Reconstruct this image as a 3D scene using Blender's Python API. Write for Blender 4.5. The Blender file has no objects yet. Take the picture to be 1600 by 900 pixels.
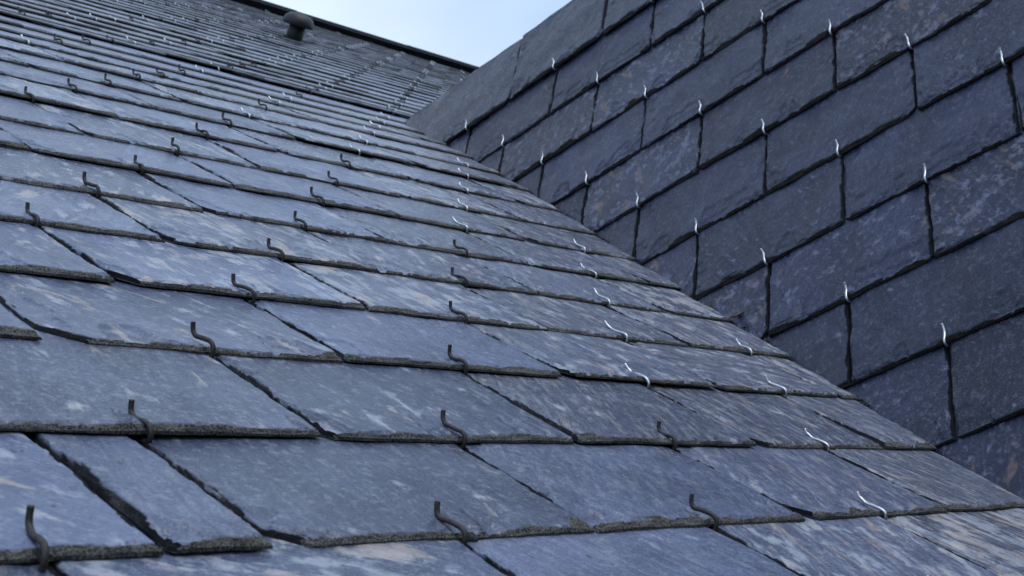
import bpy, math, random
import numpy as np
from mathutils import Vector, Matrix

scene = bpy.context.scene
random.seed(7)
# ------------------------------------------------------------------ camera
H0 = 6.0                                   # height of the camera above the ground
RIGHT = Vector((0.66896648, -0.70219366, -0.24373739))
DOWN = Vector((0.09485749, 0.40588624, -0.90898758))
FWD = Vector((0.73721496, 0.5849619, 0.33813262))
FPX = 2161.426                             # focal length in pixels of a 1600 px wide frame
cam_d = bpy.data.cameras.new('camera')
cam = bpy.data.objects.new('camera', cam_d)
scene.collection.objects.link(cam)
cam.matrix_world = Matrix(((RIGHT.x, -DOWN.x, -FWD.x, 0), (RIGHT.y, -DOWN.y, -FWD.y, 0),
                           (RIGHT.z, -DOWN.z, -FWD.z, H0), (0, 0, 0, 1)))
cam_d.sensor_width = 36.0
cam_d.lens = 36.0 * FPX / 1600.0
cam_d.clip_start = 0.02
cam_d.clip_end = 2000
cam_d.dof.use_dof = True
cam_d.dof.focus_distance = 1.05
cam_d.dof.aperture_fstop = 30.0
scene.camera = cam

# ------------------------------------------------------------------ world and sun
SUN_DIR = Vector((0.10, -0.62, 0.78)).normalized()      # towards the sun, behind thin cloud
sun_el = math.asin(SUN_DIR.z)
world = bpy.data.worlds.new('World')
scene.world = world
world.use_nodes = True
wn = world.node_tree.nodes
wl = world.node_tree.links
wn.clear()
w_out = wn.new('ShaderNodeOutputWorld')
w_bg = wn.new('ShaderNodeBackground')
w_sky = wn.new('ShaderNodeTexSky')
w_sky.sky_type = 'NISHITA'
w_sky.sun_disc = False
w_sky.sun_elevation = sun_el
w_sky.sun_rotation = math.atan2(SUN_DIR.x, SUN_DIR.y)
w_sky.altitude = 100
w_sky.air_density = 1.0
w_sky.dust_density = 1.5
w_sky.ozone_density = 2.5
w_tc = wn.new('ShaderNodeTexCoord')
w_map = wn.new('ShaderNodeMapping')
w_map.inputs['Scale'].default_value = (1, 1, 2.2)
w_noise = wn.new('ShaderNodeTexNoise')
w_noise.inputs['Scale'].default_value = 1.6
w_noise.inputs['Detail'].default_value = 4
w_noise.inputs['Roughness'].default_value = 0.5
w_ramp = wn.new('ShaderNodeValToRGB')
w_ramp.color_ramp.elements[0].position = 0.35
w_ramp.color_ramp.elements[0].color = (0.40, 0.40, 0.40, 1)
w_ramp.color_ramp.elements[1].position = 0.68
w_ramp.color_ramp.elements[1].color = (0.92, 0.92, 0.92, 1)
w_mix = wn.new('ShaderNodeMixRGB')
w_sep = wn.new('ShaderNodeSeparateXYZ')
wl.new(w_tc.outputs['Generated'], w_sep.inputs['Vector'])
w_grad = wn.new('ShaderNodeMapRange')
w_grad.interpolation_type = 'SMOOTHSTEP'
w_grad.inputs['From Min'].default_value = 0.46
w_grad.inputs['From Max'].default_value = 0.62
wl.new(w_sep.outputs['Y'], w_grad.inputs['Value'])
w_cloud = wn.new('ShaderNodeMixRGB')
w_cloud.inputs['Color1'].default_value = (6.3, 8.1, 10.4, 1)   # thin cloud
w_cloud.inputs['Color2'].default_value = (8.6, 9.9, 11.4, 1)   # thicker, whiter bank of cloud
wl.new(w_grad.outputs['Result'], w_cloud.inputs['Fac'])
wl.new(w_cloud.outputs['Color'], w_mix.inputs['Color2'])
wl.new(w_tc.outputs['Generated'], w_map.inputs['Vector'])
wl.new(w_map.outputs['Vector'], w_noise.inputs['Vector'])
wl.new(w_noise.outputs['Fac'], w_ramp.inputs['Fac'])
wl.new(w_ramp.outputs['Color'], w_mix.inputs['Fac'])
wl.new(w_sky.outputs['Color'], w_mix.inputs['Color1'])
wl.new(w_mix.outputs['Color'], w_bg.inputs['Color'])
w_bg.inputs['Strength'].default_value = 0.10
wl.new(w_bg.outputs['Background'], w_out.inputs['Surface'])

sun_d = bpy.data.lights.new('sun', 'SUN')
sun = bpy.data.objects.new('sun', sun_d)
scene.collection.objects.link(sun)
sun.rotation_euler = SUN_DIR.to_track_quat('Z', 'Y').to_euler()
sun_d.energy = 0.7
sun_d.angle = math.radians(16)
sun_d.color = (1.0, 0.97, 0.93)

scene.view_settings.view_transform = 'Standard'
scene.view_settings.look = 'None'
scene.view_settings.exposure = 0.45
scene.view_settings.gamma = 1.0
scene.render.resolution_x = 1024
scene.render.resolution_y = 576
scene.render.engine = 'CYCLES'

COL = scene.collection


# ------------------------------------------------------------------ helpers
def link(o, parent=None):
    COL.objects.link(o)
    if parent is not None:
        o.parent = parent
    return o


def empty(name, loc, label, cat, group=None):
    o = bpy.data.objects.new(name, None)
    o.location = loc
    o.empty_display_size = 0.1
    o['label'] = label
    o['category'] = cat
    if group:
        o['group'] = group
    return link(o)


def mesh_obj(name, verts, faces, mats, parent=None, smooth=True, midx=None):
    me = bpy.data.meshes.new(name)
    me.from_pydata([tuple(v) for v in verts], [], faces)
    for m in mats:
        me.materials.append(m)
    if midx is not None:
        me.polygons.foreach_set('material_index', midx)
    if smooth:
        me.polygons.foreach_set('use_smooth', [True] * len(me.polygons))
    me.update()
    return link(bpy.data.objects.new(name, me), parent)


def project(p):
    d = Vector((p[0], p[1], p[2] - H0))
    z = d.dot(FWD)
    if z < 0.05:
        return None
    return 800 + FPX * d.dot(RIGHT) / z, 450 + FPX * d.dot(DOWN) / z


# ------------------------------------------------------------------ materials
class NT:
    def __init__(self, name):
        self.m = bpy.data.materials.new(name)
        self.m.use_nodes = True
        self.t = self.m.node_tree
        self.b = self.t.nodes['Principled BSDF']

    def n(self, typ, **kw):
        nd = self.t.nodes.new(typ)
        for k, v in kw.items():
            setattr(nd, k, v)
        return nd

    def l(self, a, b):
        self.t.links.new(a, b)

    def noise(self, vec, scale, detail=4, rough=0.55, dist=0.0):
        nd = self.n('ShaderNodeTexNoise')
        nd.inputs['Scale'].default_value = scale
        nd.inputs['Detail'].default_value = detail
        nd.inputs['Roughness'].default_value = rough
        nd.inputs['Distortion'].default_value = dist
        self.l(vec, nd.inputs['Vector'])
        return nd.outputs['Fac']

    def mapping(self, vec, scale, loc=(0, 0, 0)):
        nd = self.n('ShaderNodeMapping')
        nd.inputs['Scale'].default_value = scale
        nd.inputs['Location'].default_value = loc
        self.l(vec, nd.inputs['Vector'])
        return nd.outputs['Vector']

    def step(self, val, lo, hi, a=0.0, b=1.0):
        nd = self.n('ShaderNodeMapRange', interpolation_type='SMOOTHSTEP')
        nd.inputs['From Min'].default_value = lo
        nd.inputs['From Max'].default_value = hi
        nd.inputs['To Min'].default_value = a
        nd.inputs['To Max'].default_value = b
        self.l(val, nd.inputs['Value'])
        return nd.outputs['Result']

    def math(self, op, a, b):
        nd = self.n('ShaderNodeMath', operation=op)
        for i, v in enumerate((a, b)):
            if isinstance(v, (int, float)):
                nd.inputs[i].default_value = v
            else:
                self.l(v, nd.inputs[i])
        return nd.outputs[0]

    def mix(self, fac, c1, c2):
        nd = self.n('ShaderNodeMixRGB')
        for k, v in (('Fac', fac), ('Color1', c1), ('Color2', c2)):
            if isinstance(v, (int, float)):
                nd.inputs[k].default_value = v
            elif isinstance(v, tuple):
                nd.inputs[k].default_value = (*v, 1)
            else:
                self.l(v, nd.inputs[k])
        return nd.outputs['Color']


def slate_material(name, dark, mid, pale, tan, pale_lo, tan_lo, tail_lo, tail_hi, rough, st_y=0.28, st_s=75, spec=0.5):
    t = NT(name)
    at = t.n('ShaderNodeAttribute', attribute_name='sl')
    sep = t.n('ShaderNodeSeparateColor')
    t.l(at.outputs['Color'], sep.inputs['Color'])
    rnd, tail, side = sep.outputs[0], sep.outputs[1], sep.outputs[2]
    uv = t.n('ShaderNodeAttribute', attribute_name='uvp').outputs['Vector']
    worn = at.outputs['Alpha']
    st = t.mapping(uv, (1.0, st_y, 1.0))
    big = t.noise(uv, 14, 5, 0.6)
    streak = t.noise(st, st_s, 7, 0.66, 0.4)
    blot = t.noise(uv, 42, 5, 0.65, 0.3)
    tann = t.noise(t.mapping(uv, (1, .4, 1), (3.1, 7.7, 1.3)), 55, 4, 0.6, 0.5)
    fine = t.noise(uv, 600, 3, 0.7)
    grain = t.noise(t.mapping(uv, (1.0, 0.10, 1.0), (9, 2, 5)), 260, 5, 0.65)
    base = t.mix(t.step(big, 0.3, 0.72), dark, mid)
    base = t.mix(t.math('MULTIPLY', worn, .75), base, (0.088, 0.096, 0.135))
    # slates differ a little from one another
    tint = t.math('ADD', t.math('MULTIPLY', rnd, 0.72), 0.62)
    hsv = t.n('ShaderNodeHueSaturation')
    t.l(base, hsv.inputs['Color'])
    t.l(tint, hsv.inputs['Value'])
    base = hsv.outputs['Color']
    amount = t.math('MULTIPLY', t.math('SUBTRACT', t.math('FRACT', t.math('MULTIPLY', rnd, 7.3), 0.0), 0.5), 0.13)
    amount = t.math('ADD', amount, t.math('MULTIPLY', worn, 0.018))
    fst = t.noise(t.mapping(uv, (1.0, 0.16, 1.0), (5, 5, 1)), 210, 5, 0.68)
    pf = t.step(t.math('ADD', t.math('ADD', t.math('MULTIPLY', streak, .55), t.math('MULTIPLY', blot, .45)), amount),
                pale_lo, pale_lo + 0.09, 0, 0.70)
    c = t.mix(pf, base, pale)
    core = t.step(t.math('ADD', t.math('ADD', t.math('MULTIPLY', streak, .55), t.math('MULTIPLY', blot, .45)), amount),
                  pale_lo + .03, pale_lo + .14)
    tf = t.math('MAXIMUM', t.step(t.math('ADD', tann, amount), tan_lo + .03, tan_lo + 0.12, 0, 0.6),
                t.math('MULTIPLY', core, t.step(tann, .46, .58, 0, .75)))
    c = t.mix(tf, c, tan)
    c = t.mix(t.math('MULTIPLY', t.step(fst, .50, .62, 0, .75), t.math('ADD', t.math('MULTIPLY', worn, .8), .12)), c, t.mix(t.step(tann, .45, .6), pale, tan))
    med = t.noise(uv, 160, 5, 0.72)
    c = t.mix(t.step(med, 0.52, 0.64, 0, 0.26), c, pale)
    gr = t.math('FRACT', t.math('MULTIPLY', rnd, 13.7), 0.0)
    c = t.mix(t.math('MULTIPLY', t.step(fine, 0.50, 0.64, 0, 0.34), gr), c, pale)
    c = t.mix(t.math('MULTIPLY', t.step(fine, 0.36, 0.46, 0.36, 0), gr), c, dark)
    c = t.mix(t.step(med, 0.30, 0.48, 0.40, 0), c, dark)
    c = t.mix(t.step(grain, 0.56, 0.68, 0, 0.55), c, dark)
    pit = t.noise(t.mapping(uv, (1, .8, 1), (2, 5, 8)), 120, 2, 0.4)
    c = t.mix(t.step(pit, 0.76, 0.78, 0, 0.8), c, (0.03, 0.03, 0.035))
    spk = t.noise(uv, 900, 3, 0.8)
    lich = t.noise(uv, 70, 4, 0.65)
    tailc = t.mix(t.step(t.math('ADD', t.math('MULTIPLY', spk, .8), t.math('MULTIPLY', lich, .2)), 0.41, 0.60), tail_lo, tail_hi)
    c = t.mix(side, c, t.mix(t.step(t.math('ADD', t.math('MULTIPLY', spk, .45), t.math('MULTIPLY', lich, .55)), .52, .68, 0, .35), (0.014, 0.015, 0.019), tail_hi))
    c = t.mix(tail, c, tailc)
    t.l(c, t.b.inputs['Base Color'])
    edge = t.math('MAXIMUM', tail, side)
    r = t.math('ADD', t.math('ADD', t.step(blot, .35, .65, rough - .10, rough + .10), t.math('MULTIPLY', pf, .15)), t.math('MULTIPLY', edge, .35))
    r = t.math('ADD', r, t.math('MULTIPLY', t.math('SUBTRACT', gr, .5), .16))
    t.l(r, t.b.inputs['Roughness'])
    sp = t.math('SUBTRACT', spec, t.math('MULTIPLY', edge, spec * .8))
    t.l(sp, t.b.inputs['Specular IOR Level'])
    hgt = t.math('ADD', t.math('MULTIPLY', fine, .40), t.math('ADD', t.math('MULTIPLY', grain, .5), t.math('MULTIPLY', blot, 1.2)))
    hgt = t.math('ADD', hgt, t.math('MULTIPLY', t.math('MULTIPLY', spk, edge), 2.0))
    bump = t.n('ShaderNodeBump')
    bump.inputs['Strength'].default_value = 1.0
    bump.inputs['Distance'].default_value = 0.0009
    t.l(hgt, bump.inputs['Height'])
    t.l(bump.outputs['Normal'], t.b.inputs['Normal'])
    return t.m


M_SLATE_A = slate_material('slate_main', (0.050, 0.064, 0.122), (0.104, 0.128, 0.225), (0.40, 0.43, 0.50),
                           (0.50, 0.41, 0.35), 0.548, 0.605, (0.030, 0.030, 0.030), (0.215, 0.21, 0.195), 0.30)
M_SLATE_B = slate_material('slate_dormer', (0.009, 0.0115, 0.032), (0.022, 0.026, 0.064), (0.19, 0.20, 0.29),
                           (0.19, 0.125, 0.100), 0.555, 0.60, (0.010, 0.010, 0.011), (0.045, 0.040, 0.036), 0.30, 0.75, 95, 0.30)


def simple(name, col, rough=0.6, metal=0.0, nscale=80, var=0.35, bump=0.0006):
    t = NT(name)
    tc = t.n('ShaderNodeTexCoord').outputs['Object']
    nz = t.noise(tc, nscale, 5, 0.65)
    lo = tuple(c * (1 - var) for c in col)
    hi = tuple(min(1, c * (1 + var)) for c in col)
    t.l(t.mix(t.step(nz, .35, .65), lo, hi), t.b.inputs['Base Color'])
    t.l(t.step(nz, .3, .7, rough - .08, rough + .1), t.b.inputs['Roughness'])
    t.b.inputs['Metallic'].default_value = metal
    b = t.n('ShaderNodeBump')
    b.inputs['Strength'].default_value = .4
    b.inputs['Distance'].default_value = bump
    t.l(nz, b.inputs['Height'])
    t.l(b.outputs['Normal'], t.b.inputs['Normal'])
    return t.m


M_BROWN = simple('weathered_hook_metal', (0.040, 0.034, 0.034), 0.55, 0.25, 900, 0.5, 0.0002)
M_STEEL = simple('bright_hook_metal', (0.52, 0.54, 0.58), 0.36, 1.0, 500, 0.06, 0.00005)
M_DECK = simple('roof_underlay', (0.022, 0.021, 0.022), 0.9)
M_RIDGE = simple('ridge_metal', (0.008, 0.009, 0.012), 0.85, 0.0, 12, 0.3, 0.001)
M_RIDGE.node_tree.nodes['Principled BSDF'].inputs['Specular IOR Level'].default_value = 0.08
M_VENT = simple('vent_plastic', (0.012, 0.013, 0.017), 0.5, 0.0, 60, 0.2, 0.0003)
M_PIPE = simple('vent_pipe_plastic', (0.012, 0.012, 0.014), 0.55, 0.0, 60, 0.2, 0.0003)
M_GROUND = simple('grass_ground', (0.055, 0.075, 0.035), 0.9, 0.0, 0.8, 0.4, 0.02)
M_LEAF = simple('dead_leaf', (0.20, 0.13, 0.075), 0.75, 0.0, 300, 0.4, 0.0004)
M_MOSS = simple('moss', (0.050, 0.052, 0.030), 0.95, 0.0, 500, 0.5, 0.0008)

# ------------------------------------------------------------------ the two roof planes
# section of the main roof across its courses: (y, z) of the tail of every course
E = 0.11754
SEC = [[0.46809, 0.12291], [0.55172, 0.20551], [0.6335, 0.28993], [0.7165, 0.37315], [0.79932, 0.45656], [0.88199, 0.54011],
       [0.96415, 0.62417], [1.04613, 0.70839], [1.12736, 0.79335], [1.20974, 0.87719], [1.29395, 0.95919], [1.37741, 1.04196],
       [1.463, 1.12251], [1.54894, 1.20269], [1.6343, 1.2835], [1.71926, 1.36472], [1.80605, 1.44399], [1.89209, 1.52406],
       [1.97805, 1.60423], [2.06321, 1.68525]]
while len(SEC) < 47:
    SEC.append([SEC[-1][0] + 0.08424, SEC[-1][1] + 0.08197])
KMIN = -2                                   # two more courses below the frame
d0 = (SEC[1][0] - SEC[0][0], SEC[1][1] - SEC[0][1])
SEC = [[SEC[0][0] - d0[0] * i, SEC[0][1] - d0[1] * i] for i in range(3, 0, -1)] + SEC   # index 0 is course -2
NTOP = 44


def secA(k):
    return SEC[k + 2]


X0 = 1.7531316 * 0.22                       # hook columns: X = X0 + (j + k/2) * W
W = 0.22
OBX, OBY, OBZ = 1.82986324, 0.85710027, 1.22923065
TB = 1.0644187
EB = 0.1167
YS = np.array([s[0] for s in SEC])
ZS = np.array([s[1] for s in SEC])


Z_RIDGE_B = OBZ + EB * (-math.sin(TB) + 1.47 * math.sin(TB - math.asin(0.0058 / EB)))   # height of the dormer's ridge


def valley_x(z):                            # X of the valley at height z; above the dormer's ridge there is none
    return np.where(np.asarray(z) < Z_RIDGE_B, OBX + (np.asarray(z) - OBZ) / math.tan(TB), 9.0)


def roof_a_y(z):
    return float(np.interp(z, ZS, YS)) if z > ZS[0] else YS[0] + (z - ZS[0]) * d0[0] / d0[1]


# ------------------------------------------------------------------ numpy value noise
def noise1(x, seed, freq):
    rs = np.random.RandomState(seed & 0x7fffffff)
    tab = rs.rand(257)
    t = np.asarray(x) * freq + 1000.37
    i = np.floor(t).astype(int)
    f = t - i
    f = f * f * (3 - 2 * f)
    return tab[i % 257] * (1 - f) + tab[(i + 1) % 257] * f


def noise2(x, y, seed, freq):
    rs = np.random.RandomState(seed & 0x7fffffff)
    tab = rs.rand(64, 64)
    u = x * freq + 500.13
    v = y * freq + 500.71
    i = np.floor(u).astype(int)
    j = np.floor(v).astype(int)
    f = u - i
    g = v - j
    f = f * f * (3 - 2 * f)
    g = g * g * (3 - 2 * g)
    a = tab[i % 64, j % 64]
    b = tab[(i + 1) % 64, j % 64]
    c = tab[i % 64, (j + 1) % 64]
    d = tab[(i + 1) % 64, (j + 1) % 64]
    return (a * (1 - f) + b * f) * (1 - g) + (c * (1 - f) + d * f) * g


def sstep(x, a, b):
    t = np.clip((x - a) / (b - a), 0, 1)
    return t * t * (3 - 2 * t)


def worn_w(d):
    return float(np.clip(1.15 - d / .55, 0, 1))


def slate_arrays(xl, xr, L, T, res, seed, cut_left=None, cut_right=None, lift=0.0, grain=0.0,
                 side_w=1.0, clip_l=0.0, clip_r=0.0, expo=E, worn=0.0, shade=None, relief=.0011, dull=0.0):
    """One riven slate as a height field with dressed, flaking edges.
    local x across, local y up the slope from the tail, top at z = T."""
    rs = np.random.RandomState(seed)
    far = res > 0.012
    if far:
        ys = np.array([0, 0.003, 0.008, 0.03, 0.06, 0.09, expo + 0.01, L])
        nx = max(4, int((xr - xl) / res))
        ss = np.concatenate([[0, 0.004 / (xr - xl)], np.linspace(0.04, 0.96, nx), [1 - 0.004 / (xr - xl), 1]])
    else:
        ys = [0.0]
        while ys[-1] < 0.028:
            ys.append(ys[-1] + res * (0.6 if ys[-1] < 0.009 else 1.0))
        while ys[-1] < expo + 0.012:
            ys.append(ys[-1] + res * 1.35)
        ys += [ys[-1] + (L - ys[-1]) * t for t in (0.33, 0.66, 1.0)]
        ys = np.array(ys)
        w = xr - xl
        bw = min(0.010 / w, .3)
        nb = max(3, int(0.010 / (res * 0.6)))
        nx = max(4, int(w / res))
        ss = np.concatenate([np.linspace(0, bw, nb, endpoint=False), np.linspace(bw, 1 - bw, nx, endpoint=False),
                             np.linspace(1 - bw, 1, nb + 1)])
    s0 = seed * 17 % 100003
    jag = lambda q, sd, a: (noise1(q, s0 + sd, 22) - .5) * a * 1.6 + (noise1(q, s0 + sd + 1, 75) - .5) * a * .8 + \
        (noise1(q, s0 + sd + 2, 240) - .5) * a * .35
    left = xl + jag(ys, 11, .0016)
    right = xr + jag(ys, 21, .0016)
    if clip_l > 0:
        left = left + np.clip(clip_l - ys * 1.15, 0, None)
    if clip_r > 0:
        right = right - np.clip(clip_r - ys * 1.3, 0, None)
    if cut_right is not None:
        right = np.minimum(right, cut_right(ys) + jag(ys, 31, .0012))
    if cut_left is not None:
        left = np.maximum(left, cut_left(ys))
    keep = (right - left) > 0.004
    if keep.sum() < 3:
        return None
    ys, left, right = ys[keep], left[keep], right[keep]
    if ys[0] > 0.002:
        ys = ys.copy()
    Y, Sx = np.meshgrid(ys, ss, indexing='ij')
    Lf, Rt = left[:, None], right[:, None]
    X = Lf + (Rt - Lf) * Sx
    tail = jag(X, 41, .0010) + (noise1(X, s0 + 44, 9) - .5) * .0016
    tail_slant = (rs.rand() - .5) * .012 * X
    dt = Y - ys[0]
    Yr = Y + (tail + tail_slant) * np.clip(1 - dt / .05, 0, 1)
    dl, dr = X - Lf, Rt - X
    # dressed chamfers: widths wander along the edge
    cwt = .0014 + .0075 * noise1(X, s0 + 51, 45) * noise1(X, s0 + 52, 14) * 1.5
    cwl = (.0014 + .0085 * noise1(Y, s0 + 53, 34) * noise1(Y, s0 + 54, 13) * 1.5) * side_w
    cwr = .0015 + .0025 * noise1(Y, s0 + 55, 40)

    def prof(d, cw, base, along, sd):
        nl = noise2(along * .16, d, s0 + sd, 420)           # long splinters parallel to the edge
        nf = noise2(along * .5, d * 1.2, s0 + sd + 1, 480)
        t = np.clip(d / cw + (nl - .5) * .9 + (nf - .5) * .25, 0, 1)
        t = np.where(d >= cw * 1.25, 1, t)
        t = np.where(d <= 0, 0, t)
        q = np.clip(np.floor(t * 5 + nl) / 5, 0, 1)
        return base + (1 - base) * np.where(t >= 1, 1, .3 * t + .7 * q)
    ht, hl, hr = prof(dt, cwt, .42, X, 61), prof(dl, cwl, .12, Yr, 64), prof(dr, cwr, .25, Yr, 67)
    hh = np.minimum(np.minimum(ht, hl), hr)
    Z = T * hh
    # flakes lost along tail and sides
    if not far:
        fw = .030 * sstep(noise1(X, s0 + 71, 24) + .35 * (noise1(X, s0 + 72, 120) - .5), .52, .85) + .002
        fl = .022 * sstep(noise1(Y, s0 + 73, 26) + .35 * (noise1(Y, s0 + 74, 120) - .5), .5, .85) + .002
        fr = .014 * sstep(noise1(Y, s0 + 75, 26) + .35 * (noise1(Y, s0 + 76, 120) - .5), .6, .9)
        wob = (noise2(X, Yr, s0 + 77, 90) - .5) * .007 + (noise2(X * .35, Yr * 1.6, s0 + 78, 260) - .5) * .007
        wob2 = (noise2(X, Yr, s0 + 77, 90) - .5) * .007 + (noise2(X * 1.6, Yr * .35, s0 + 79, 260) - .5) * .007
        drop = .0012 * (dt + wob < fw) + .0012 * (dl + wob2 < fl) + .0008 * (dr + wob2 < fr)
        fw2 = fw * .55
        drop = drop + .0008 * (dt + wob * .7 < fw2 - .002)
        Z = Z - drop * (hh > .9)
        Z = Z + (noise2(X, Yr, s0 + 81, 28) - .5) * relief + (noise2(X * 1.0, Yr * .5, s0 + 82, 80) - .5) * .00035
    warp = (rs.rand() - .5) * .0012
    Z = Z + warp * ((X - (xl + xr) / 2) / .11) ** 2 + lift * np.clip(1 - Y / L, 0, 1)
    tailm = ((ht < .97) & (ht <= np.minimum(hl, hr) + .02)).astype(float)
    sidem = ((np.minimum(hl, hr) < .97) & (tailm < .5)).astype(float)
    ny, nxx = X.shape
    V = np.stack([X, Yr, Z], -1).reshape(-1, 3)
    idx = np.arange(ny * nxx).reshape(ny, nxx)
    F = np.stack([idx[:-1, :-1], idx[:-1, 1:], idx[1:, 1:], idx[1:, :-1]], -1).reshape(-1, 4)
    # skirt down to the underside
    ring = np.concatenate([idx[0, :], idx[1:, -1], idx[-1, -2::-1], idx[-2:0:-1, 0]])
    B = V[ring].copy()
    B[:, 2] = lift * np.clip(1 - B[:, 1] / L, 0, 1) + .0001
    jb = (noise1(np.arange(len(ring)), s0 + 91, .37) - .5) * .0005
    B[:, 1] += jb * (B[:, 1] < .01)
    base = len(V)
    n = len(ring)
    r2 = np.arange(n) + base
    SK = np.stack([ring, r2, np.roll(r2, -1), np.roll(ring, -1)], -1)
    V = np.concatenate([V, B])
    tm = np.concatenate([tailm.ravel(), (B[:, 1] < .012).astype(float)])
    sm = np.concatenate([sidem.ravel(), (B[:, 1] >= .012).astype(float)])
    sm = np.maximum(sm, tm * dull)
    tm = tm * (1 - dull * .6)
    rv = rs.rand() if shade is None else shade
    ca, sa = math.cos(grain), math.sin(grain)
    off = rs.rand(3) * 40
    U = np.stack([V[:, 0] * ca + V[:, 1] * sa, -V[:, 0] * sa + V[:, 1] * ca, V[:, 2] * 1.0], -1) + off
    C = np.stack([np.full(len(V), rv), tm, sm, np.full(len(V), worn)], -1)
    quads = np.concatenate([F, SK])
    fm = np.concatenate([(hh[:-1, :-1].ravel() > .9), np.zeros(n, bool)])
    if far:
        fm[:] = False
    under = list(reversed(range(base, base + n)))
    return V, quads, under, C, U, fm


def slate_mesh(name, parts, mats):
    """parts: list of (arrays, matrix or None); joins them in one mesh."""
    Vs, Qs, Us, Cs, UVs, Fs = [], [], [], [], [], []
    o = 0
    for (V, Q, under, C, U, fm), mt in parts:
        if mt is not None:
            R = np.array(mt.to_3x3())
            V = V @ R.T + np.array(mt.translation)
        Vs.append(V)
        Qs.append(Q + o)
        Us.append([u + o for u in under])
        Cs.append(C)
        UVs.append(U)
        Fs.append(fm)
        o += len(V)
    V = np.concatenate(Vs)
    faces = np.concatenate(Qs).tolist() + Us
    me = bpy.data.meshes.new(name)
    me.from_pydata(V.tolist(), [], faces)
    for m in mats:
        me.materials.append(m)
    a = me.attributes.new('sl', 'FLOAT_COLOR', 'POINT')
    a.data.foreach_set('color', np.concatenate(Cs).ravel())
    b = me.attributes.new('uvp', 'FLOAT_VECTOR', 'POINT')
    b.data.foreach_set('vector', np.concatenate(UVs).ravel())
    sm = np.concatenate(Fs + [np.zeros(len(Us), bool)])
    me.polygons.foreach_set('use_smooth', sm)
    me.update()
    return me


# ------------------------------------------------------------------ slate hooks
def tube(path, r, sides=8, sub=4):
    pts = [Vector(p) for p in path]
    P = []
    for i in range(len(pts) - 1):
        p0 = pts[max(i - 1, 0)]
        p1, p2 = pts[i], pts[i + 1]
        p3 = pts[min(i + 2, len(pts) - 1)]
        for q in range(sub):
            t = q / sub
            P.append(.5 * ((2 * p1) + (p2 - p0) * t + (2 * p0 - 5 * p1 + 4 * p2 - p3) * t * t + (3 * p1 - p0 - 3 * p2 + p3) * t ** 3))
    P.append(pts[-1])
    V, F = [], []
    side = Vector((1, 0, 0))
    for i, p in enumerate(P):
        tg = (P[min(i + 1, len(P) - 1)] - P[max(i - 1, 0)]).normalized()
        s = (side - tg * side.dot(tg)).normalized()
        u = tg.cross(s)
        rr = r * (0.93 if i == len(P) - 1 else 1)
        for a in range(sides):
            an = 2 * math.pi * a / sides
            V.append(p + (s * math.cos(an) + u * math.sin(an)) * rr)
    for i in range(len(P) - 1):
        for a in range(sides):
            b = (a + 1) % sides
            F.append((i * sides + a, i * sides + b, (i + 1) * sides + b, (i + 1) * sides + a))
    F.append(tuple(reversed(range(sides))))
    F.append(tuple((len(P) - 1) * sides + a for a in range(sides)))
    return V, F


BROWN_PATH = [(14, -4), (5, -3.2), (-.5, -2.6), (-3.4, -.5), (-4.0, 2.8), (-3.0, 6.0), (0.2, 8.3), (5, 8.3), (10, 7.4), (13.8, 7.2),
              (16.4, 8.8), (17.8, 11.4), (18.8, 14.6)]
STEEL_PATH = [(14, -4), (5, -3.2), (-.5, -2.6), (-3.4, -.5), (-3.8, 2.8), (-2.4, 5.6), (1.5, 7.2), (8, 6.9), (14, 6.6), (18, 7.2), (21, 8.8),
              (24, 11.2)]


def hook_geo(kind, seed, sides=8, sub=4):
    rs = random.Random(seed)
    path = BROWN_PATH if kind == 'brown' else STEEL_PATH
    sk = rs.uniform(-.12, .12)
    sc = rs.uniform(.92, 1.06)
    tip = rs.uniform(-1.5, 1.5)
    pts = []
    for i, (a, n) in enumerate(path):
        t = i / (len(path) - 1)
        pts.append(((sk * a + tip * max(0, t - .6) * 2) * .001, a * .001 * (sc if a > 0 else 1), (n + (rs.uniform(-.4, .4) if i > 3 else 0) + 0) * .001))
    return tube(pts, .00150 if kind == 'brown' else .00135, sides, sub)


HOOKS = {}


def hook_variant(kind, v):
    key = (kind, v)
    if key not in HOOKS:
        V, F = hook_geo(kind, v * 31 + (5 if kind == 'brown' else 9), 10, 5)
        me = bpy.data.meshes.new('slate_hook')
        me.from_pydata([tuple(p) for p in V], [], F)
        me.materials.append(M_BROWN if kind == 'brown' else M_STEEL)
        me.polygons.foreach_set('use_smooth', [True] * len(me.polygons))
        me.update()
        HOOKS[key] = me
    return HOOKS[key]


# ------------------------------------------------------------------ ground
gm = bpy.data.meshes.new('ground')
gm.from_pydata([(-600, -600, 0), (600, -600, 0), (600, 600, 0), (-600, 600, 0)], [], [(0, 1, 2, 3)])
gm.materials.append(M_GROUND)
go = link(bpy.data.objects.new('ground', gm))
go['kind'] = 'structure'

# ------------------------------------------------------------------ roofs as things
ROOF_A = empty('building', (1.2, 0.8, H0 + 0.45), 'building whose broad blue grey slate roof climbs to a dark ridge and a round vent', 'building')
ROOF_B = empty('dormer', (1.9, 0.3, H0 + 0.6), 'dormer at the right with a steeper darker slate slope held by bright steel hooks', 'dormer')


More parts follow.
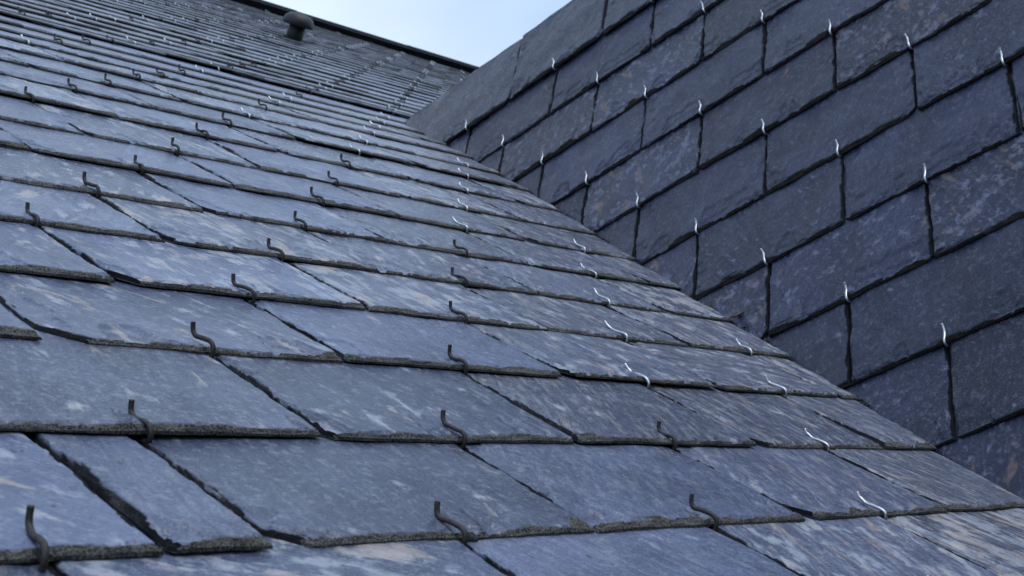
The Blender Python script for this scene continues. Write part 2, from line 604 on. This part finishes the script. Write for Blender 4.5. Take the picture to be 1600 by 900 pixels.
def in_frame_area(M, w, L0):
    """rough visible area in photo pixels of the exposed part of a slate, 0 when outside the frame"""
    pts = []
    for fx in (-.5, -.17, .17, .5):
        for fy in (0, .5, 1):
            q = project(M @ Vector((fx * w, fy * L0, 0)))
            if q is None:
                return 0.0, False
            pts.append(q)
    inside = [1 for q in pts if -5 < q[0] < 1605 and -5 < q[1] < 905]
    xs = [q[0] for q in pts]
    ysx = [q[1] for q in pts]
    c = [pts[0], pts[9], pts[11], pts[2]]
    area = 0
    for i in range(4):
        a, b = c[i], c[(i + 1) % 4]
        area += a[0] * b[1] - a[1] * b[0]
    near = min(xs) < 1750 and max(xs) > -150 and min(ysx) < 1050 and max(ysx) > -120
    return abs(area) / 2 * (len(inside) / 12.0), near


T_A = 0.0043
slates = []          # (area, matrix, builder args, hook info)
for k in range(KMIN, NTOP + 1):
    y0, z0 = secA(k)
    y1, z1 = secA(k + 1)
    th = math.atan2(z1 - z0, y1 - y0)
    Tk = T_A
    phi = th - math.asin(Tk / E)
    cph, sph = math.cos(phi), math.sin(phi)
    zt = z0
    Xv0 = float(valley_x(z0))
    hx = []
    j = -60
    while True:
        X = X0 + (j + (k % 2) * .5) * W
        if X - W / 2 > Xv0 + .08:
            break
        hx.append(X)
        j += 1
    spans = []
    for X in hx:
        rs = random.Random(int(X * 1000) * 131 + k)
        spans.append([X - W / 2, X + W / 2, X])
    # joints shared by neighbours, wandering a little
    for i in range(len(spans) - 1):
        jx = spans[i][1] + random.Random(i * 977 + k * 31).uniform(-.003, .003)
        spans[i][1] = jx
        spans[i + 1][0] = jx
    if k == 1:       # the cut slate and the narrow make-up piece at the lower left
        new = []
        for a, b, X in spans:
            if abs(X - .276) < .02:
                new.append([a, .3268, .272])
                new.append([.3285, .3805, None])
            elif abs(X - .496) < .02:
                new.append([.3825, b, X])
            else:
                new.append([a, b, X])
        spans = new
    # a last sliver at the valley is left out, its neighbour runs on to the cut
    vt = Xv0
    while spans and spans[-1][0] > vt - .022:
        spans.pop()
        spans[-1][1] = spans[-1][1] + W
    for a, b, X in spans:
        xc = (a + b) / 2
        gap = random.Random(int(xc * 997) + k).uniform(.0008, .0022)
        mt = Matrix(((1, 0, 0, xc), (0, cph, -sph, y0), (0, sph, cph, z0 + H0), (0, 0, 0, 1)))
        ar, near = in_frame_area(mt, b - a, E)
        if b > vt + .10:
            ar *= .5
        if not near:
            continue
        slates.append(dict(area=ar, k=k, m=mt, a=a - xc + gap / 2, b=b - xc - gap / 2, xc=xc, hook=X, z0=z0, sph=sph, cut=(b > valley_x(z0) - .02)))

slates.sort(key=lambda s: -s['area'])
# brown hooks on the open roof, newer steel ones near the valley and scattered higher up
def hook_kind(k, X, z):
    if X is None:
        return None
    d = float(valley_x(z)) - X
    r = random.Random(int(round(X * 100)) * 7 + k * 3).random()
    if k <= 10:
        return 'steel' if d < .38 else 'brown'
    if k <= 14:
        return 'steel' if (d < .40 or r < .22) else 'brown'
    return 'steel' if r < .5 else 'brown'


stuff_sl, stuff_hk = [], []
hv, hf, hmi = [], [], []
for n, s in enumerate(slates):
    k = s['k']
    sd = (k + 5) * 1009 + int(round((s['xc'] + 5) * 200)) * 13
    rr = random.Random(sd)
    dist = (s['m'].translation - Vector((0, 0, H0))).length
    res = 0.0016 if dist < 1.15 else (0.0023 if dist < 1.6 else (0.0038 if dist < 2.2 else 0.02))
    if n >= 100:
        res = 0.02
    lift = rr.uniform(.0003, .0024) + (.0018 if rr.random() < .15 else 0) + (.0028 if k == 16 else 0)
    cl = rr.choice([0, .003, .008, .013, .019]) if s['hook'] is not None else .003
    if k == 1 and abs(s['xc'] - .494) < .02:
        cl = .020
    if k == 3 and abs(s['xc'] - .496) < .02:
        cl = .024
    cr = rr.choice([0, 0, 0, 0, .002])
    cut = None
    if s['cut'] or True:
        cut = (lambda ys, s=s: valley_x(s['z0'] + ys * s['sph'] + .004) - s['xc'] - .006)
    arr = slate_arrays(s['a'], s['b'], E * 2.1 if k < NTOP else E * 1.3, T_A, res, sd, cut_right=cut, lift=lift,
                       grain=rr.gauss(-.1, .45), side_w=rr.uniform(.45, .9), clip_l=cl, clip_r=cr,
                       worn=max(0, min(1, worn_w(float(valley_x(s['z0'])) - s['xc']) + rr.uniform(-.12, .12))) if k < 16 else 0.0,
                       dull=1.0 if k >= 16 else (.35 if k >= 11 else 0.0),
                       shade=(float(np.clip(2.4 * noise1(np.array([s['xc'] * .9 + k * .23]), 77, 1.1)[0] * noise1(np.array([s['xc'] - k * .16]), 78, 1.6)[0] + rr.uniform(-.25, .25) - .25, -.5, .8))
                              if k >= 16 else None))
    if arr is None:
        continue
    kind = hook_kind(k, s['hook'], s['z0'])
    if s['hook'] is not None and s['hook'] > valley_x(s['z0']) - .08:
        kind = None
    if n < 100:
        me = slate_mesh('slate', [(arr, None)], [M_SLATE_A])
        o = link(bpy.data.objects.new('slate', me), ROOF_A)
        o.matrix_parent_inverse = Matrix.Translation(-ROOF_A.location)
        o.matrix_basis = s['m']
        if kind:
            h = link(bpy.data.objects.new('slate_hook', hook_variant(kind, rr.randrange(6))), o)
            h.location = (s['hook'] - s['xc'], 0, 0)
            h.rotation_euler = (rr.uniform(-.05, .03), 0, rr.gauss(0, .09))
            h.scale = (1, rr.uniform(.9, 1.08), rr.uniform(.86, 1.06))
            if kind == 'steel':
                h['label'] = 'bright steel slate hook'
    else:
        stuff_sl.append((arr, s['m']))
        if kind:
            V, F = hook_geo(kind, sd, 6, 2)
            off = len(hv)
            for p in V:
                hv.append(s['m'] @ (p + Vector((s['hook'] - s['xc'], 0, 0))))
            hf += [tuple(i + off for i in f) for f in F]
            hmi += [0 if kind == 'brown' else 1] * len(F)
inv = Matrix.Translation(-ROOF_A.location)


def child(o, root):
    o.parent = root
    o.matrix_parent_inverse = Matrix.Translation(-root.location)
    return o


far = child(link(bpy.data.objects.new('slate', slate_mesh('slate', stuff_sl, [M_SLATE_A]))), ROOF_A)
far['kind'] = 'stuff'
far['label'] = 'far courses of small slates running up to the ridge'
fh = child(mesh_obj('slate_hook', hv, hf, [M_BROWN, M_STEEL], None, True, hmi), ROOF_A)
fh['kind'] = 'stuff'
fh['label'] = 'tiny hooks in slanting rows on the far courses'


# ------------------------------------------------------------------ main roof deck, back slope and ridge
def prism(name, outline, x0, x1, mat, root, thick_dir=None):
    """closed outline (y, z) swept from x0 to x1 (numbers or functions of z)"""
    n = len(outline)
    V = []
    for xx in (x0, x1):
        for y, z in outline:
            x = xx(z) if callable(xx) else xx
            V.append((x, y, z + H0))
    F = [tuple(range(n))[::-1], tuple(range(n, 2 * n))]
    for i in range(n):
        q = (i + 1) % n
        F.append((i, q, q + n, i + n))
    return child(mesh_obj(name, V, F, [mat], None, False), root)


sec = [(y, z) for y, z in SEC[:NTOP + 4]]
ry, rz = secA(NTOP + 1)
nrm = (-math.sin(math.radians(45)), math.cos(math.radians(45)))
offs = lambda d: [(y + nrm[0] * d, z + nrm[1] * d) for y, z in sec[:NTOP + 4]]
low = (sec[0][0] - 2.4 * .71, sec[0][1] - 2.4 * .70)
DK = -.024
top = [(low[0] + nrm[0] * DK, low[1] + nrm[1] * DK)] + offs(DK)
bot = [(low[0] + nrm[0] * -.07, low[1] + nrm[1] * -.07)] + offs(-.07)
prism('roof_deck', top + bot[::-1], -2.0, 9.0, M_DECK, ROOF_A)
ap = sec[-1]
back = [(ap[0] + .0, ap[1] - .03), (ap[0] + 4.2, ap[1] - 4.2), (ap[0] + 4.15, ap[1] - 4.28), (ap[0] - .04, ap[1] - .11)]
prism('back_slope', back, -2.0, 9.0, M_SLATE_A, ROOF_A)

# ridge capping in overlapping lengths
nb = math.radians(44.3)
us = (math.cos(nb), math.sin(nb))
nn = (-us[1], us[0])
apy, apz = secA(NTOP + 1)
apy += us[0] * .045
apz += us[1] * .045


def ridge_outline(g):
    f = lambda a, n: (apy + us[0] * a + nn[0] * n, apz + us[1] * a + nn[1] * n)
    pts = [f(-.115, .004 - g * .1), f(-.118, .033 + g), f(-.03, .035 + g)]
    cy, cz = f(0, .023)
    for i in range(7):
        an = nb + math.pi / 2 - i * math.pi / 2 / 6 * 1.0
        pts.append((cy + (.021 + g) * math.cos(an), cz + (.021 + g) * math.sin(an)))
    pts += [(apy + .10, apz - .075), (apy + .09, apz - .09), f(0, 0)]
    return pts


x = 2.66
n = 0
while x < 9:
    rr = random.Random(n + 3)
    prism('ridge_cap', ridge_outline((n % 2) * .0022), x, x + .7594 - .001, M_RIDGE, ROOF_A)
    x += .7594
    n += 1
prism('ridge_clip', [(apy - .012, apz + .02), (apy - .012, apz + .052), (apy + .012, apz + .052), (apy + .012, apz + .02)], 5.345, 5.372, M_RIDGE, ROOF_A)

# ------------------------------------------------------------------ dormer slope
cb, sb = math.cos(TB), math.sin(TB)
T_B = 0.0050
phiB = TB - math.asin(T_B / EB)
cB, sB = math.cos(phiB), math.sin(phiB)


def pB(k):                                  # tail line of course k (k grows down the slope)
    return OBX - k * EB * cb, OBZ - k * EB * sb


bl = []
for k in range(1, 13):
    xk, zk = pB(k)
    rows = range(-40, 12)
    for j in rows:
        jj = j + (0.5 if k % 2 else 0.0)
        Yc = OBY - jj * W
        a = -W / 2 + random.Random(k * 71 + j * 13).uniform(-.004, .004) + .0003
        b = W / 2 + random.Random(k * 71 + (j + 1) * 13).uniform(-.003, .003) - .0006
        if k == 1 and jj == -2.5:
            a = -W * 1.6
        if k == 1 and jj < -2.5:
            continue
        if k == 1:                          # whole slates, wider gauge, along the top
            L0 = EB * 1.47
        else:
            L0 = EB
        tx, tz = (0, 0)
        Tk = T_B
        org = Vector((xk, Yc, zk + H0))
        if k == 1:
            org += Vector((-sb, 0, cb)) * .004
        mt = Matrix(((0, cB, -sB, org.x), (-1, 0, 0, org.y), (0, sB, cB, org.z), (0, 0, 0, 1)))
        # valley limit: slates run on under the edge of the main roof
        ymax = lambda ys, Yc=Yc, zk=zk: np.array([Yc - (roof_a_y(zk + q * sB + .004) + .035) for q in ys])
        if Yc + a < -9:
            continue
        if ymax(np.array([0.0, L0]))[1] > b and ymax(np.array([0.0, L0]))[0] > b:
            continue
        ar, near = in_frame_area(mt, W, EB)
        if not near:
            continue
        bl.append(dict(area=ar, k=k, m=mt, a=a, b=b, cut=ymax, L0=L0, Yc=Yc, z=zk))
bl.sort(key=lambda s: -s['area'])
for n, s in enumerate(bl[:100]):
    k = s['k']
    sd = 50021 + k * 1009 + int(round((s['Yc'] + 9) * 200)) * 7
    rr = random.Random(sd)
    d = (s['m'].translation - Vector((0, 0, H0))).length
    res = .0023 if d < 2.3 else .0032
    if s['area'] <= 0:
        res = .006
    L = s['L0'] + .002 if k == 1 else (EB * 2.1 if k > 2 else (EB * 1.9 if k == 2 else EB))
    if k == 2:
        L = EB * 1.8
    arr = slate_arrays(s['a'], s['b'], L, T_B, res, sd, cut_left=s['cut'], lift=rr.uniform(.0002, .0013), grain=rr.gauss(0, .5),
                       side_w=rr.uniform(.3, .6), clip_l=rr.choice([0, 0, .003, .006]), clip_r=rr.choice([0, .003, .006, .012]), relief=.0019, expo=s['L0'])
    if arr is None:
        continue
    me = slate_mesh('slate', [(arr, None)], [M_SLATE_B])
    o = link(bpy.data.objects.new('slate', me), ROOF_B)
    o.matrix_parent_inverse = Matrix.Translation(-ROOF_B.location)
    o.matrix_basis = s['m']
    if s['Yc'] < roof_a_y(s['z']) - .012:
        h = link(bpy.data.objects.new('slate_hook', hook_variant('steel', rr.randrange(6))), o)
        h.location = (0, 0, .001)
        h.scale = (1, .80, .92)
        h.rotation_euler = (0, 0, rr.uniform(-.12, .04))

# deck, ridge roll and hidden far side of the dormer roof
rx, rz_ = OBX - EB * cb + EB * 1.47 * cB, OBZ - EB * sb + EB * 1.47 * sB


def sheet_b(name, pts_xz, mat, y_lo, y_hi):
    n = len(pts_xz)
    V = []
    for f in (y_lo, y_hi):
        for x, z in pts_xz:
            V.append((x, f(z) if callable(f) else f, z + H0))
    F = [tuple(range(n)), tuple(range(n, 2 * n))[::-1]]
    for i in range(n):
        q = (i + 1) % n
        F.append((i, i + n, q + n, q))
    return child(mesh_obj(name, V, F, [mat], None, False), ROOF_B)


def bpt(s, n):                              # s down the slope from the ridge edge, n off the plane
    return rx - s * cb - sb * n, rz_ - s * sb + cb * n


sheet_b('roof_deck', [bpt(.03, -.026), bpt(2.6, -.026), bpt(2.6, -.07), bpt(.03, -.07)], M_DECK, -3.0, lambda z: roof_a_y(z) + .01)
sheet_b('back_slope', [(rx - .002, rz_ - .006), (rx + 1.6, rz_ - 1.6 * math.tan(TB) - .006), (rx + 1.6, rz_ - 1.6 * math.tan(TB) - .08), (rx - .02, rz_ - .05)],
        M_SLATE_B, -3.0, lambda z: roof_a_y(z) + .01)

# ------------------------------------------------------------------ roof vent
vx, vy, vz = 2.947, 2.9898, 2.5869


def lathe(name, prof, mat, parent, seg=40):
    V, F = [], []
    m = len(prof)
    for i in range(seg):
        an = 2 * math.pi * i / seg
        for r, z in prof:
            V.append((r * math.cos(an), r * math.sin(an), z))
    for i in range(seg):
        q = (i + 1) % seg
        for p in range(m - 1):
            F.append((i * m + p, q * m + p, q * m + p + 1, i * m + p + 1))
    o = mesh_obj(name, V, F, [mat], parent, True)
    return o


VENT = empty('roof_vent', (vx, vy, vz + H0), 'dark round mushroom vent pipe standing on the far slates below the ridge', 'vent')
VENT.rotation_euler = (math.radians(44.2), 0, 0)
lathe('pipe', [(.0, -.02), (.030, -.02), (.0295, .02), (.029, .075), (.0, .076)], M_PIPE, VENT)
lathe('cap', [(.0, .055), (.040, .055), (.050, .052), (.0535, .055), (.0545, .063), (.052, .074), (.046, .084), (.036, .091), (.020, .096), (.0, .0975)], M_VENT, VENT)
fl = [(.0, -.004), (.038, -.003), (.038, .001), (.034, .004), (.031, .007), (.028, .008), (.0, .008)]
lathe('collar', fl, M_PIPE, VENT)


# ------------------------------------------------------------------ dead leaf and dirt in the valley
def valley_point(z, dx=0.0, up=0.0):
    return Vector((float(valley_x(z)) + dx, roof_a_y(z), z + up + H0))


lz = 0.455
lp = valley_point(lz)
V, F = [], []
NU, NV = 14, 5
for i in range(NU):
    u = i / (NU - 1)
    wdt = .0045 * math.sin(math.pi * min(1, u * .93 + .05)) ** .7 + .0004
    cx = -.012 + .028 * u
    cz = .003 + .012 * max(0, u - .35) ** 1.3 * 0.9
    for q in range(NV):
        v = (q / (NV - 1) - .5) * 2
        V.append((cx + .001 * v * v, v * wdt, cz + .0035 * v * v + .0006 * math.sin(u * 17 + v * 3)))
for i in range(NU - 1):
    for q in range(NV - 1):
        F.append((i * NV + q, i * NV + q + 1, (i + 1) * NV + q + 1, (i + 1) * NV + q))
leaf = mesh_obj('dry_leaf', V, F, [M_LEAF])
md = leaf.modifiers.new('thick', 'SOLIDIFY')
md.thickness = .0005
leaf.location = lp + Vector((-.003, -.007, .003))
leaf.rotation_euler = (math.radians(14), math.radians(4), math.radians(-44))
leaf.scale = (.8, .8, .8)
leaf['label'] = 'small curled brown dead leaf caught in the valley between the two roofs'
leaf['category'] = 'leaf'

V, F = [], []
rr = random.Random(5)
for i in range(900):
    z = rr.uniform(.10, 1.22)
    k = noise1(np.array([z]), 3, 14)[0]
    if k < .38:
        continue
    p = valley_point(z, rr.uniform(-.004, .006), rr.uniform(-.008, .006))
    r = rr.uniform(.0008, .0030)
    o = len(V)
    base = [Vector((rr.uniform(.6, 1.2) * a, rr.uniform(.6, 1.2) * b, rr.uniform(.5, 1.1) * c)) * r for a, b, c in
            ((1, 0, 0), (-1, 0, 0), (0, 1, 0), (0, -1, 0), (0, 0, 1), (0, 0, -1))]
    V += [p + b for b in base]
    for a, b, c in ((0, 2, 4), (2, 1, 4), (1, 3, 4), (3, 0, 4), (2, 0, 5), (1, 2, 5), (3, 1, 5), (0, 3, 5)):
        F.append((a + o, b + o, c + o))
ms = mesh_obj('moss', V, F, [M_MOSS], None, False)
ms['kind'] = 'stuff'
ms['label'] = 'crumbs of dark moss and grit along the valley'
print('slates', len(slates), 'individual 100; dormer', len(bl), 'verts', sum(len(m.vertices) for m in bpy.data.meshes))
